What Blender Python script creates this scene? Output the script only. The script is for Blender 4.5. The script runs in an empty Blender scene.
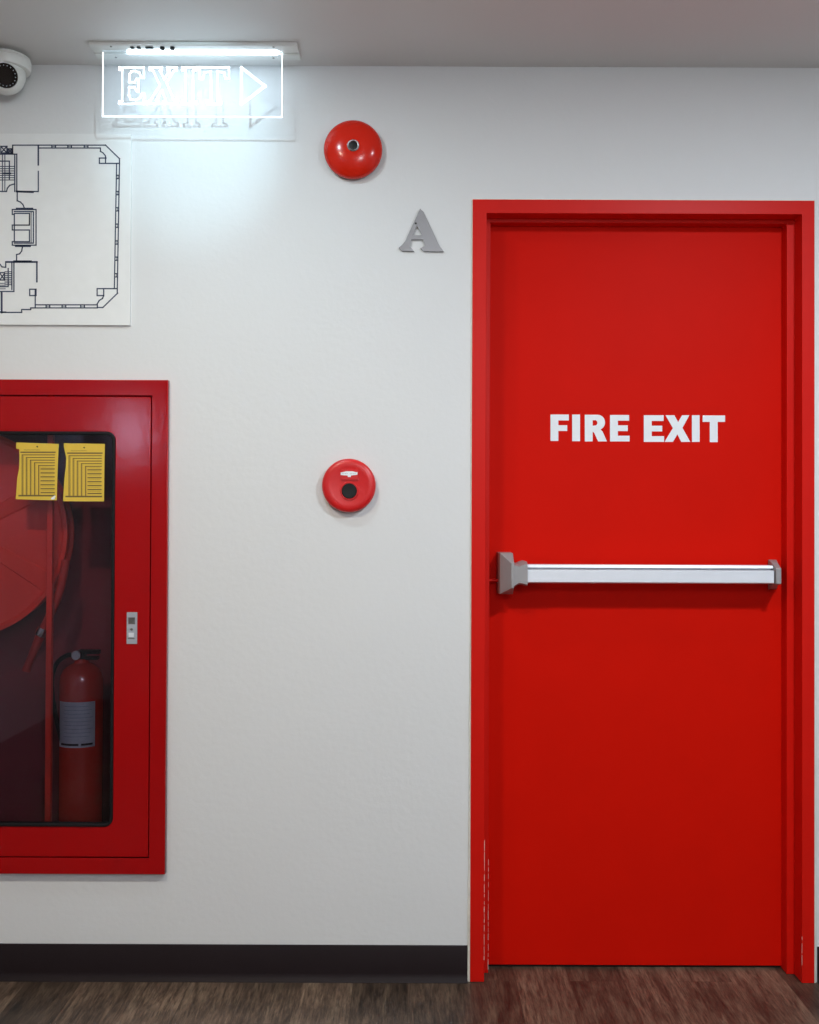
import bpy, bmesh, math, random
from mathutils import Vector, Matrix, Euler
random.seed(4)
C = bpy.context.scene.collection
scene = bpy.context.scene

# ------------------------------------------------------------------ camera
D = 2.75                       # distance of the camera to the wall
CAM_Z = 1.262
cam_d = bpy.data.cameras.new('camera')
cam_d.sensor_width = 36; cam_d.lens = 36 * 1000 / 1024
cam = bpy.data.objects.new('camera', cam_d); C.objects.link(cam)
PITCH, YAW, ROLL = 0.0095, 0.0, 0.004
CAM_M = Matrix.Rotation(YAW, 4, 'Z') @ Matrix.Rotation(math.pi/2 + PITCH, 4, 'X') @ Matrix.Rotation(ROLL, 4, 'Z')
cam.matrix_world = Matrix.Translation((0, -D, CAM_Z)) @ CAM_M
scene.camera = cam

# ------------------------------------------------------------------ colour management, world
vs = scene.view_settings
vs.view_transform = 'Standard'; vs.look = 'None'; vs.gamma = 1; vs.use_curve_mapping = False
vs.exposure = 0.42
world = bpy.data.worlds.new('world'); scene.world = world; world.use_nodes = True
world.node_tree.nodes['Background'].inputs[0].default_value = (0.5, 0.55, 0.6, 1)
world.node_tree.nodes['Background'].inputs[1].default_value = 0.05

def W(px, py, y=0.0):
    """point of the plane at depth y (0 = wall face, negative = towards the viewer) seen at a photo pixel"""
    d = CAM_M.to_3x3() @ Vector(((px - 409.5)/1000, -(py - 512)/1000, -1))
    t = (y + D) / d.y
    return Vector((t*d.x, y, CAM_Z + t*d.z))
CEIL = W(409, 66.3).z
FLOOR = W(409, 980.5).z
def zz(v): return v - FLOOR

# ------------------------------------------------------------------ lights (recessed ceiling downlights, then two added unseen lights)
def disc_light(name, x, y, size, power, col, z=None, spread=180):
    l = bpy.data.lights.new(name, 'AREA'); l.shape = 'DISK'; l.size = size; l.energy = power
    l.color = col; l.spread = math.radians(spread)
    o = bpy.data.objects.new(name, l); C.objects.link(o); o.location = (x, y, (CEIL if z is None else z) - 0.004)
    return o
disc_light('downlight_right', 1.15, -1.55, 0.13, 30, (0.80, 0.905, 1.0))
disc_light('downlight_left', -0.85, -1.65, 0.11, 17, (1.0, 0.87, 0.68))
disc_light('downlight_near_sign', -0.50, -0.70, 0.016, 4.5, (0.72, 0.90, 1.0))
# the beam of the same lamp, washing the wall under the sign
_s = bpy.data.lights.new('downlight_beam', 'SPOT'); _s.energy = 8; _s.color = (0.52, 0.86, 1.0); _s.shadow_soft_size = 0.007
_s.spot_size = math.radians(46); _s.spot_blend = 0.9
_so = bpy.data.objects.new('downlight_beam', _s); C.objects.link(_so); _so.location = (-0.50, -0.70, W(409, 66.3).z - 0.02)
_so.rotation_euler = (W(196, 146) - _so.location).to_track_quat('-Z', 'Y').to_euler()
_p = bpy.data.lights.new('rear_fill_light', 'POINT'); _p.energy = 42; _p.color = (0.93, 0.96, 1.0); _p.shadow_soft_size = 0.14  # unseen fill added to lift the ceiling and the upper wall
_po = bpy.data.objects.new('rear_fill_light', _p); C.objects.link(_po); _po.location = (0.6, -3.7, CEIL - 0.30)
_l = bpy.data.lights.new('rear_highlight_panel', 'AREA'); _l.shape = 'RECTANGLE'; _l.size = 0.16; _l.size_y = 0.30  # unseen cool panel added for the bluish highlight on the cabinet
_l.energy = 7; _l.color = (0.62, 0.72, 1.0)
_o = bpy.data.objects.new('rear_highlight_panel', _l); C.objects.link(_o); _o.location = (-1.96, -4.28, CAM_Z + 0.62)
_o.rotation_euler = (math.radians(90), 0, math.radians(180+0))

# ------------------------------------------------------------------ materials
def nodes(m):
    m.use_nodes = True
    return m.node_tree.nodes, m.node_tree.links, m.node_tree.nodes['Principled BSDF']
def mat(name, col, rough=0.5, metal=0.0, bump=None, var=None, coat=0.0, emis=None, spec=0.5):
    """bump=(scale, strength, distance), var=(scale, amount) gives a gentle procedural variation of the colour"""
    m = bpy.data.materials.new(name); N, L, b = nodes(m)
    b.inputs['Base Color'].default_value = (*col, 1); b.inputs['Roughness'].default_value = rough
    b.inputs['Metallic'].default_value = metal; b.inputs['Coat Weight'].default_value = coat
    b.inputs['Coat Roughness'].default_value = 0.12
    b.inputs['Specular IOR Level'].default_value = spec
    tc = N.new('ShaderNodeTexCoord')
    v = var or (30, 0.04)
    n = N.new('ShaderNodeTexNoise'); n.inputs['Scale'].default_value = v[0]; n.inputs['Detail'].default_value = 5
    L.new(tc.outputs['Object'], n.inputs['Vector'])
    r = N.new('ShaderNodeMapRange'); r.inputs[3].default_value = 1 - v[1]; r.inputs[4].default_value = 1 + v[1]
    L.new(n.outputs['Fac'], r.inputs[0])
    vm = N.new('ShaderNodeVectorMath'); vm.operation = 'SCALE'; vm.inputs[0].default_value = col
    L.new(r.outputs[0], vm.inputs['Scale']); L.new(vm.outputs[0], b.inputs['Base Color'])
    if bump:
        n2 = N.new('ShaderNodeTexNoise'); n2.inputs['Scale'].default_value = bump[0]; n2.inputs['Detail'].default_value = 3
        L.new(tc.outputs['Object'], n2.inputs['Vector'])
        bp = N.new('ShaderNodeBump'); bp.inputs['Strength'].default_value = bump[1]; bp.inputs['Distance'].default_value = bump[2]
        L.new(n2.outputs['Fac'], bp.inputs['Height']); L.new(bp.outputs[0], b.inputs['Normal'])
    if emis:
        b.inputs['Emission Color'].default_value = (*emis[0], 1); b.inputs['Emission Strength'].default_value = emis[1]
    return m
def glass_mat(name, tint, ior=1.45, rough=0.0, glow=None):
    m = bpy.data.materials.new(name); m.use_nodes = True; N = m.node_tree.nodes; L = m.node_tree.links; N.clear()
    out = N.new('ShaderNodeOutputMaterial'); mix = N.new('ShaderNodeMixShader'); fr = N.new('ShaderNodeFresnel')
    fr.inputs['IOR'].default_value = ior
    tr = N.new('ShaderNodeBsdfTransparent'); tr.inputs[0].default_value = (*tint, 1)
    gl = N.new('ShaderNodeBsdfGlossy'); gl.inputs['Roughness'].default_value = rough
    L.new(fr.outputs[0], mix.inputs[0]); L.new(tr.outputs[0], mix.inputs[1]); L.new(gl.outputs[0], mix.inputs[2])
    last = mix.outputs[0]
    if glow:
        em = N.new('ShaderNodeEmission'); em.inputs[0].default_value = (*glow[0], 1); em.inputs[1].default_value = glow[1]
        ad = N.new('ShaderNodeAddShader'); L.new(last, ad.inputs[0]); L.new(em.outputs[0], ad.inputs[1]); last = ad.outputs[0]
    L.new(last, out.inputs[0])
    return m
def emit_mat(name, col, s):
    m = bpy.data.materials.new(name); N, L, b = nodes(m)
    b.inputs['Base Color'].default_value = (0.8, 0.85, 0.9, 1)
    b.inputs['Emission Color'].default_value = (*col, 1); b.inputs['Emission Strength'].default_value = s
    return m

def wall_material():
    m = mat('wall_paint', (0.735, 0.735, 0.725), 0.75, bump=(60, 0.18, 0.003), var=(2.2, 0.02), spec=0.25)
    N = m.node_tree.nodes; L = m.node_tree.links; b = N['Principled BSDF']
    tc = N.new('ShaderNodeTexCoord')
    n1 = N.new('ShaderNodeTexNoise'); n1.inputs['Scale'].default_value = 9; n1.inputs['Detail'].default_value = 8
    n1.inputs['Roughness'].default_value = 0.65
    L.new(tc.outputs['Object'], n1.inputs['Vector'])
    bp = N.new('ShaderNodeBump'); bp.inputs['Strength'].default_value = 0.12; bp.inputs['Distance'].default_value = 0.005
    L.new(n1.outputs['Fac'], bp.inputs['Height']); L.new(b.inputs['Normal'].links[0].from_socket, bp.inputs['Normal'])
    L.new(bp.outputs[0], b.inputs['Normal'])
    return m
M = {}
M['wall'] = wall_material()
M['ceiling'] = mat('ceiling_paint', (0.72, 0.70, 0.675), 0.45, bump=(90, 0.08, 0.002), var=(3, 0.02), spec=0.4)
M['red_door'] = mat('red_gloss_paint', (0.62, 0.0065, 0.0015), 0.50, bump=(160, 0.10, 0.0015), var=(7, 0.05), spec=0.05)
M['red_frame'] = mat('red_frame_paint', (0.62, 0.0075, 0.003), 0.42, bump=(120, 0.12, 0.0015), var=(9, 0.06), spec=0.16)
M['red_cabinet'] = mat('crimson_cabinet_paint', (0.37, 0.004, 0.005), 0.13, bump=(30, 0.10, 0.003), var=(6, 0.08), spec=0.24)
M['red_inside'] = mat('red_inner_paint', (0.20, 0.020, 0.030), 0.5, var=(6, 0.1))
M['red_reel'] = mat('red_reel_enamel', (0.80, 0.030, 0.012), 0.4, var=(8, 0.08), coat=0.3)
M['red_hose'] = mat('red_rubber', (0.45, 0.02, 0.015), 0.55, bump=(200, 0.2, 0.001))
M['red_bell'] = mat('red_bell_enamel', (0.66, 0.016, 0.004), 0.20, coat=0.15, spec=0.3, var=(12, 0.03))
M['red_plastic'] = mat('red_plastic', (0.62, 0.008, 0.009), 0.36, coat=0.08, var=(15, 0.03))
M['red_cylinder'] = mat('red_cylinder_paint', (0.50, 0.02, 0.012), 0.25, coat=0.5, var=(10, 0.05))
M['black_rubber'] = mat('black_rubber', (0.008, 0.008, 0.009), 0.5, bump=(150, 0.1, 0.001), spec=0.2)
M['black_plastic'] = mat('black_plastic', (0.012, 0.013, 0.013), 0.4, spec=0.25)
M['lens_black'] = mat('lens_black', (0.006, 0.006, 0.007), 0.08, coat=1.0)
M['white_plastic'] = mat('white_plastic', (0.78, 0.78, 0.74), 0.28, coat=0.3)
M['white_vinyl'] = mat('white_vinyl', (0.82, 0.84, 0.86), 0.5)
M['white_board'] = mat('white_board', (0.80, 0.805, 0.79), 0.45)
M['navy_ink'] = mat('navy_ink', (0.02, 0.035, 0.085), 0.5)
M['yellow_card'] = mat('yellow_card', (0.74, 0.50, 0.055), 0.55, bump=(60, 0.2, 0.002))
M['brown_ink'] = mat('brown_ink', (0.16, 0.10, 0.03), 0.6)
M['alu'] = mat('brushed_aluminium', (0.80, 0.82, 0.86), 0.42, metal=0.25, bump=(400, 0.05, 0.0005))
M['cast_grey'] = mat('grey_cast_metal', (0.36, 0.34, 0.34), 0.45, metal=0.35, bump=(250, 0.1, 0.0006))
M['chrome'] = mat('satin_chrome', (0.62, 0.62, 0.63), 0.25, metal=1.0)
M['steel_letter'] = mat('satin_steel', (0.29, 0.29, 0.30), 0.36, metal=0.75, bump=(120, 0.08, 0.001))
M['baseboard'] = mat('dark_brown_vinyl', (0.015, 0.009, 0.010), 0.5, var=(5, 0.1), spec=0.15)
M['caulk'] = mat('off_white_caulk', (0.80, 0.74, 0.64), 0.7, bump=(80, 0.6, 0.004), var=(40, 0.2))
M['silver_label'] = mat('silver_label', (0.46, 0.51, 0.56), 0.5, metal=0.2, var=(60, 0.2))
M['wall_far'] = mat('grey_far_wall_paint', (0.42, 0.43, 0.45), 0.7, bump=(60, 0.18, 0.003), spec=0.2)
M['latch_metal'] = mat('zinc_plate', (0.46, 0.48, 0.52), 0.4, metal=0.3)
M['dark'] = mat('dark_void', (0.01, 0.01, 0.01), 0.8)
M['screw'] = mat('dull_screw', (0.25, 0.24, 0.22), 0.4, metal=0.9)
M['glass'] = glass_mat('cabinet_glass', (0.86, 0.85, 0.90), 1.46, 0.02)
M['acrylic'] = glass_mat('clear_acrylic', (0.985, 0.99, 0.995), 1.3, 0.0, glow=((0.55, 0.8, 1.0), 0.05))
M['lit_groove'] = emit_mat('lit_engraving', (0.86, 0.95, 1.0), 1.6)
M['led'] = emit_mat('led_strip', (0.70, 0.88, 1.0), 5.5)

def floor_material():
    m = bpy.data.materials.new('wood_plank_floor'); N, L, b = nodes(m)
    tc = N.new('ShaderNodeTexCoord')
    mp = N.new('ShaderNodeMapping'); mp.inputs['Rotation'].default_value = (0, 0, math.radians(90))
    L.new(tc.outputs['Object'], mp.inputs['Vector'])
    br = N.new('ShaderNodeTexBrick'); br.offset = 0.37; br.inputs['Scale'].default_value = 1
    br.inputs['Brick Width'].default_value = 1.22; br.inputs['Row Height'].default_value = 0.148
    br.inputs['Mortar Size'].default_value = 0.0007; br.inputs['Mortar Smooth'].default_value = 0.3
    br.inputs['Color1'].default_value = (0, 0, 0, 1); br.inputs['Color2'].default_value = (1, 1, 1, 1)
    br.inputs['Mortar'].default_value = (0.5, 0.5, 0.5, 1)
    L.new(mp.outputs[0], br.inputs['Vector'])
    # long grain along the planks, shifted per plank
    off = N.new('ShaderNodeVectorMath'); off.operation = 'MULTIPLY_ADD'
    L.new(br.outputs['Color'], off.inputs[0]); off.inputs[1].default_value = (7.3, 3.1, 5.0)
    L.new(tc.outputs['Object'], off.inputs[2])
    st = N.new('ShaderNodeVectorMath'); st.operation = 'MULTIPLY'; st.inputs[1].default_value = (38, 4.5, 10)
    L.new(off.outputs[0], st.inputs[0])
    g = N.new('ShaderNodeTexNoise'); g.inputs['Scale'].default_value = 1; g.inputs['Detail'].default_value = 9
    g.inputs['Roughness'].default_value = 0.68; g.inputs['Distortion'].default_value = 0.6
    L.new(st.outputs[0], g.inputs['Vector'])
    cr = N.new('ShaderNodeValToRGB')
    e = cr.color_ramp.elements
    e[0].position = 0.30; e[0].color = (0.030, 0.019, 0.013, 1)
    e[1].position = 0.74; e[1].color = (0.22, 0.155, 0.102, 1)
    k = e.new(0.5); k.color = (0.120, 0.076, 0.051, 1)
    L.new(g.outputs['Fac'], cr.inputs[0])
    # blotchy wear and a tone per plank
    n2 = N.new('ShaderNodeTexNoise'); n2.inputs['Scale'].default_value = 5; n2.inputs['Detail'].default_value = 6
    L.new(off.outputs[0], n2.inputs['Vector'])
    mr = N.new('ShaderNodeMapRange'); mr.inputs[1].default_value = 0.3; mr.inputs[2].default_value = 0.7
    mr.inputs[3].default_value = 0.62; mr.inputs[4].default_value = 1.3
    L.new(n2.outputs['Fac'], mr.inputs[0])
    mr2 = N.new('ShaderNodeMapRange'); mr2.inputs[3].default_value = 0.55; mr2.inputs[4].default_value = 1.30
    L.new(br.outputs['Color'], mr2.inputs[0])
    ml = N.new('ShaderNodeMath'); ml.operation = 'MULTIPLY'; L.new(mr.outputs[0], ml.inputs[0]); L.new(mr2.outputs[0], ml.inputs[1])
    sc = N.new('ShaderNodeVectorMath'); sc.operation = 'SCALE'; L.new(cr.outputs[0], sc.inputs[0]); L.new(ml.outputs[0], sc.inputs['Scale'])
    seam = N.new('ShaderNodeMix'); seam.data_type = 'RGBA'
    L.new(br.outputs['Fac'], seam.inputs['Factor']); L.new(sc.outputs[0], seam.inputs[6]); seam.inputs[7].default_value = (0.05, 0.03, 0.02, 1)
    st2 = N.new('ShaderNodeVectorMath'); st2.operation = 'MULTIPLY'; st2.inputs[1].default_value = (190, 16, 10)
    L.new(off.outputs[0], st2.inputs[0])
    g2 = N.new('ShaderNodeTexNoise'); g2.inputs['Scale'].default_value = 1; g2.inputs['Detail'].default_value = 6; g2.inputs['Roughness'].default_value = 0.75
    L.new(st2.outputs[0], g2.inputs['Vector'])
    mr3 = N.new('ShaderNodeMapRange'); mr3.inputs[1].default_value = 0.36; mr3.inputs[2].default_value = 0.62; mr3.inputs[3].default_value = 0.35; mr3.inputs[4].default_value = 1.2
    L.new(g2.outputs['Fac'], mr3.inputs[0])
    sc2 = N.new('ShaderNodeVectorMath'); sc2.operation = 'SCALE'; L.new(seam.outputs[2], sc2.inputs[0]); L.new(mr3.outputs[0], sc2.inputs['Scale'])
    L.new(sc2.outputs[0], b.inputs['Base Color'])
    b.inputs['Roughness'].default_value = 0.42
    bp = N.new('ShaderNodeBump'); bp.inputs['Strength'].default_value = 0.25; bp.inputs['Distance'].default_value = 0.003
    L.new(g.outputs['Fac'], bp.inputs['Height']); L.new(bp.outputs[0], b.inputs['Normal'])
    return m
M['floor'] = floor_material()

# ------------------------------------------------------------------ mesh helpers
def finish(name, bm, m, parent=None, smooth=False, bevel=None, loc=None):
    me = bpy.data.meshes.new(name)
    bmesh.ops.recalc_face_normals(bm, faces=bm.faces[:])
    bm.to_mesh(me); bm.free()
    return link(name, me, m, parent, smooth, bevel)
def link(name, me, m, parent=None, smooth=False, bevel=None):
    for k in (m if isinstance(m, (list, tuple)) else [m]): me.materials.append(k)
    o = bpy.data.objects.new(name, me); C.objects.link(o)
    if parent:
        o.parent = parent
        p = parent; off = Vector((0, 0, 0))
        while p: off += p.location; p = p.parent
        me.transform(Matrix.Translation(-off))
    if smooth:
        me.polygons.foreach_set('use_smooth', [True]*len(me.polygons))
        me.set_sharp_from_angle(angle=math.radians(38))
    if bevel:
        md = o.modifiers.new('bevel', 'BEVEL'); md.width = bevel; md.segments = 3; md.limit_method = 'ANGLE'; md.angle_limit = math.radians(40)
        md.harden_normals = False
        me.polygons.foreach_set('use_smooth', [True]*len(me.polygons)); me.set_sharp_from_angle(angle=math.radians(38))
    return o
def box(bm, x0, x1, y0, y1, z0, z1):
    v = [bm.verts.new(p) for p in ((x0,y0,z0),(x1,y0,z0),(x1,y1,z0),(x0,y1,z0),(x0,y0,z1),(x1,y0,z1),(x1,y1,z1),(x0,y1,z1))]
    for f in ((0,3,2,1),(4,5,6,7),(0,1,5,4),(1,2,6,5),(2,3,7,6),(3,0,4,7)): bm.faces.new([v[i] for i in f])
def lathe(bm, prof, org, axis='-y', seg=64, cap=True):
    """revolve (radius, height) points round an axis through org; axis '-y' points out of the wall"""
    rings = []
    for r, h in prof:
        ring = []
        for i in range(seg):
            a = 2*math.pi*i/seg; c, s = r*math.cos(a), r*math.sin(a)
            if axis == '-y': p = (c, -h, s)
            elif axis == 'x': p = (h, c, s)
            else: p = (c, s, h)
            ring.append(bm.verts.new(Vector(org) + Vector(p)))
        rings.append(ring)
    for a, b in zip(rings, rings[1:]):
        for i in range(seg):
            bm.faces.new((a[i], a[(i+1) % seg], b[(i+1) % seg], b[i]))
    if cap:
        if prof[0][0] > 1e-6: bm.faces.new(rings[0])
        if prof[-1][0] > 1e-6: bm.faces.new(rings[-1])
    bmesh.ops.remove_doubles(bm, verts=bm.verts[:], dist=1e-6)
def tube(bm, pts, r, seg=16, radii=None):
    pts = [Vector(p) for p in pts]; rings = []; up = Vector((0, 1, 0.01)).normalized()
    for i, p in enumerate(pts):
        t = (pts[min(i+1, len(pts)-1)] - pts[max(i-1, 0)]).normalized()
        n = t.cross(up)
        if n.length < 0.05: n = t.cross(Vector((1, 0, 0)))
        n.normalize(); b = t.cross(n).normalized(); rr = radii[i] if radii else r
        rings.append([bm.verts.new(p + n*rr*math.cos(2*math.pi*k/seg) + b*rr*math.sin(2*math.pi*k/seg)) for k in range(seg)])
    for a, b in zip(rings, rings[1:]):
        for k in range(seg): bm.faces.new((a[k], a[(k+1) % seg], b[(k+1) % seg], b[k]))
    bm.faces.new(rings[0]); bm.faces.new(rings[-1])
def smooth_path(pts, n=10):
    P = [Vector(p) for p in pts]; P = [2*P[0]-P[1]] + P + [2*P[-1]-P[-2]]; out = []
    for i in range(1, len(P)-2):
        for k in range(n):
            t = k/n; a, b, c, d = P[i-1:i+3]
            out.append(0.5*((2*b) + (c-a)*t + (2*a-5*b+4*c-d)*t*t + (3*b-a-3*c+d)*t**3))
    out.append(P[-2]); return out
def rrect(x0, x1, z0, z1, r, seg=8):
    if r <= 0: return [(x0,z0),(x1,z0),(x1,z1),(x0,z1)]
    out = []
    for cx, cz, a0 in ((x1-r, z0+r, -90), (x1-r, z1-r, 0), (x0+r, z1-r, 90), (x0+r, z0+r, 180)):
        for k in range(seg+1):
            a = math.radians(a0 + 90*k/seg); out.append((cx + r*math.cos(a), cz + r*math.sin(a)))
    return out
def plate_mesh(loops, yf, yb, bevel=0.0):
    """flat shape in the wall's plane from (x, z) loops, inner loops are holes; front at yf, back at yb"""
    cu = bpy.data.curves.new('shape', 'CURVE'); cu.dimensions = '2D'; cu.fill_mode = 'BOTH'
    e = abs(yb - yf)/2; cu.extrude = max(e - bevel, 0.00001); cu.bevel_depth = bevel; cu.bevel_resolution = 2
    if bevel: cu.offset = -bevel
    for lp in loops:
        s = cu.splines.new('POLY'); s.points.add(len(lp)-1); s.use_cyclic_u = True
        for i, (a, b) in enumerate(lp): s.points[i].co = (a, b, 0, 1)
    ob = bpy.data.objects.new('shape', cu); C.objects.link(ob)
    dg = bpy.context.evaluated_depsgraph_get()
    me = bpy.data.meshes.new_from_object(ob.evaluated_get(dg))
    bpy.data.objects.remove(ob); bpy.data.curves.remove(cu)
    yc = (yf + yb)/2
    me.transform(Matrix(((1,0,0,0),(0,0,-1,yc),(0,1,0,0),(0,0,0,1))))
    me.materials.clear()
    return me
def plate(name, loops, yf, yb, m, parent=None, bevel=0.0, smooth=False):
    return link(name, plate_mesh(loops, yf, yb, bevel), m, parent, smooth)
def join_plates(name, lst, m, parent=None):
    bm = bmesh.new()
    for me in lst: bm.from_mesh(me)
    for me in lst: bpy.data.meshes.remove(me)
    me = bpy.data.meshes.new(name); bm.to_mesh(me); bm.free()
    return link(name, me, m, parent)
def line_quad(bm, a, b, w, yf, th):
    """a drawn line: thin raised bar from a to b in the wall's plane"""
    a, b = Vector(a), Vector(b); d = (b-a)
    if d.length < 1e-7: return
    d.normalize(); n = Vector((-d.y, d.x))*w/2; a = a - d*w/2; b = b + d*w/2
    q = [a-n, b-n, b+n, a+n]
    v = [bm.verts.new((p.x, yf, p.y)) for p in q] + [bm.verts.new((p.x, yf+th, p.y)) for p in q]
    for f in ((0,1,2,3),(7,6,5,4),(0,4,5,1),(1,5,6,2),(2,6,7,3),(3,7,4,0)): bm.faces.new([v[i] for i in f])
def thing(name, loc, label, cat, group=None):
    o = bpy.data.objects.new(name, None); o.empty_display_size = 0.05; C.objects.link(o); o.location = loc
    o['label'] = label; o['category'] = cat
    if group: o['group'] = group
    return o
def tag(o, label, cat, group=None):
    o['label'] = label; o['category'] = cat
    if group: o['group'] = group
    return o
def struct(o): o['kind'] = 'structure'; return o
def XZ(px, py, y=0.0):
    w = W(px, py, y); return (w.x, w.z)

# ------------------------------------------------------------------ room shell
X0, X1, Y1 = -2.3, 2.3, -4.3
TW = 0.32
# door opening
dxl, dxr = W(471.3, 600, -0.008).x, W(814.6, 600, -0.008).x     # outer edges of the door frame
dzt = W(643, 199.9, -0.008).z
# cabinet
cxr = W(166.4, 627, -0.02).x; czt = W(160, 380, -0.02).z; czb = W(160, 874.5, -0.02).z
cxl = cxr - 1.03
hx0, hx1, hz0, hz1 = cxl+0.03, cxr-0.03, czb+0.03, czt-0.03
ox0, ox1, oz1 = dxl+0.012, dxr-0.012, dzt-0.012
bm = bmesh.new()
box(bm, X0, hx0, 0, TW, FLOOR, CEIL)
box(bm, hx0, hx1, 0, TW, FLOOR, hz0); box(bm, hx0, hx1, 0, TW, hz1, CEIL)
box(bm, hx1, ox0, 0, TW, FLOOR, CEIL)
box(bm, ox0, ox1, 0, TW, oz1, CEIL)
box(bm, ox1, X1, 0, TW, FLOOR, CEIL)
bmesh.ops.remove_doubles(bm, verts=bm.verts[:], dist=1e-5)
inner = [f for f in bm.faces if abs(f.normal.x) > 0.9 or abs(f.normal.z) > 0.9]
struct(finish('wall_back', bm, M['wall']))
def slab(name, a, m):
    bm = bmesh.new(); box(bm, *a); return struct(finish(name, bm, m))
slab('floor', (X0, X1, Y1, TW, FLOOR-0.1, FLOOR), M['floor'])
slab('ceiling', (X0, X1, Y1, TW, CEIL, CEIL+0.1), M['ceiling'])
slab('wall_left', (X0-0.1, X0, Y1, TW, FLOOR, CEIL), M['wall_far'])
slab('wall_right', (X1, X1+0.1, Y1, TW, FLOOR, CEIL), M['wall_far'])
slab('wall_front', (X0, X1, Y1-0.1, Y1, FLOOR, CEIL), M['wall_far'])
# baseboards: dark vinyl with a flared toe
btop = W(300, 945.2, -0.004).z
def baseboard(name, x0, x1):
    bm = bmesh.new()
    prof = [(0, btop), (-0.003, btop), (-0.0045, btop-0.002), (-0.0045, FLOOR+0.022), (-0.008, FLOOR+0.010), (-0.016, FLOOR+0.002), (-0.017, FLOOR+0.0004), (0, FLOOR+0.0004)]
    a = [bm.verts.new((x0, y, z)) for y, z in prof]; b = [bm.verts.new((x1, y, z)) for y, z in prof]
    for i in range(len(prof)):
        j = (i+1) % len(prof); bm.faces.new((a[i], a[j], b[j], b[i]))
    bm.faces.new(a); bm.faces.new(b)
    struct(finish(name, bm, M['baseboard'], smooth=True))
baseboard('baseboard_left', X0, W(467.4, 960).x)
baseboard('baseboard_right', W(817.0, 960).x, X1)
# caulk joint round the door frame
bm = bmesh.new()
rnd = random.Random(2)
def rough_strip(bm, x, z0, z1, w0, w1, n=46):
    prev = None
    for i in range(n+1):
        z = z0 + (z1-z0)*i/n; w = w0 + (w1-w0)*(1-i/n)**3 + rnd.uniform(-0.0007, 0.0007)
        s = 1 if x > 0.8 else -1
        cur = [bm.verts.new(p) for p in ((x, 0.0, z), (x + s*w, 0.0, z), (x + s*w, -0.003, z), (x, -0.006, z))]
        if prev:
            for k in range(4): bm.faces.new((prev[k], prev[(k+1) % 4], cur[(k+1) % 4], cur[k]))
        else: bm.faces.new(cur)
        prev = cur
    bm.faces.new(prev)
rough_strip(bm, dxl, FLOOR, dzt, 0.0025, 0.0075)
rough_strip(bm, dxr, FLOOR, dzt, 0.003, 0.0065)
box(bm, dxl-0.002, dxr+0.002, -0.005, 0, dzt, dzt+0.0025)
struct(finish('trim_1', bm, M['caulk']))

# ------------------------------------------------------------------ the fire door
door = bpy.data.objects.new('door_1', None); C.objects.link(door); door.location = ((dxl+dxr)/2, 0, FLOOR)
door['kind'] = 'structure'; door['label'] = 'red fire exit door with red steel frame and white lettering'
D1, D2 = 0.046, 0.084
fxl, fxr, fzt = W(485.4, 600, -0.008).x, W(802.0, 600, -0.008).x, W(643, 213.6, -0.008).z
sxl, sxr, szt = W(489.4, 600, D1).x, W(786.8, 600, D1).x, W(643, 223, D1).z
prof = [(0.0, 0.0), (0.0, -0.008), None]   # outline across the jamb is swept round the opening as three mitred bars
def jamb_section():
    # (u, y): u = 0 at the outer edge, 1 at the face's inner edge, 2 at the stop's inner edge
    return [(0, 0.0), (0, -0.008), (1, -0.008), (1, D1), (2, D1), (2, D2+0.05), (0.3, D2+0.05), (0.3, 0.0)]
XL = [dxl, fxl, sxl]; XR = [dxr, fxr, sxr]; ZT = [dzt, fzt, szt]
def pick(A, u): return A[0] + (A[1]-A[0])*u if u <= 1 else A[1] + (A[2]-A[1])*(u-1)
bm = bmesh.new(); rows = []
for u, y in jamb_section():
    xl, xr, zt = pick(XL, u), pick(XR, u), pick(ZT, u)
    rows.append([bm.verts.new(p) for p in ((xl, y, FLOOR+0.0005), (xl, y, zt), (xr, y, zt), (xr, y, FLOOR+0.0005))])
n = len(rows)
for i in range(n):
    a, b = rows[i], rows[(i+1) % n]
    for k in range(3): bm.faces.new((a[k], a[k+1], b[k+1], b[k]))
bm.faces.new([r[0] for r in rows]); bm.faces.new([r[3] for r in rows])
finish('door_frame', bm, M['red_frame'], door, bevel=0.0012)
bm = bmesh.new(); rnd2 = random.Random(8)
for x_, yy_, za, zb2 in ((fxl, -0.0083, 0.06, 0.36), (fxr, -0.0083, 0.05, 0.12), (sxl, D1-0.0003, 0.01, 0.30)):
    z = FLOOR + za
    while z < FLOOR + zb2:
        h = rnd2.uniform(0.006, 0.03); w = rnd2.uniform(0.0004, 0.0010); k = -1 if x_ < 0.6 else 1
        box(bm, x_-0.0001*k, x_+w*k, yy_, yy_+0.0005, z, z+h); z += h + rnd2.uniform(0.001, 0.012)
finish('paint_chips', bm, M['caulk'], door)['kind'] = 'stuff'
# leaf
lzb = FLOOR + 0.007
bm = bmesh.new(); box(bm, sxl-0.012, sxr+0.012, D2, D2+0.042, lzb, szt+0.012)
leaf = finish('door_leaf', bm, M['red_door'], door, bevel=0.0012)
bm = bmesh.new(); box(bm, sxl-0.02, sxr+0.02, D2+0.045, D2+0.05, FLOOR+0.0005, szt+0.02)
finish('dark_backing', bm, M['dark'], door)  # dark sheet filling the opening behind the leaf
bm = bmesh.new(); box(bm, sxl, sxr, D2+0.006, D2+0.036, FLOOR+0.0004, FLOOR+0.003)
finish('gap_shade_strip', bm, M['dark'], door)  # dark strip standing in for the shade of the gap under the leaf
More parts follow.
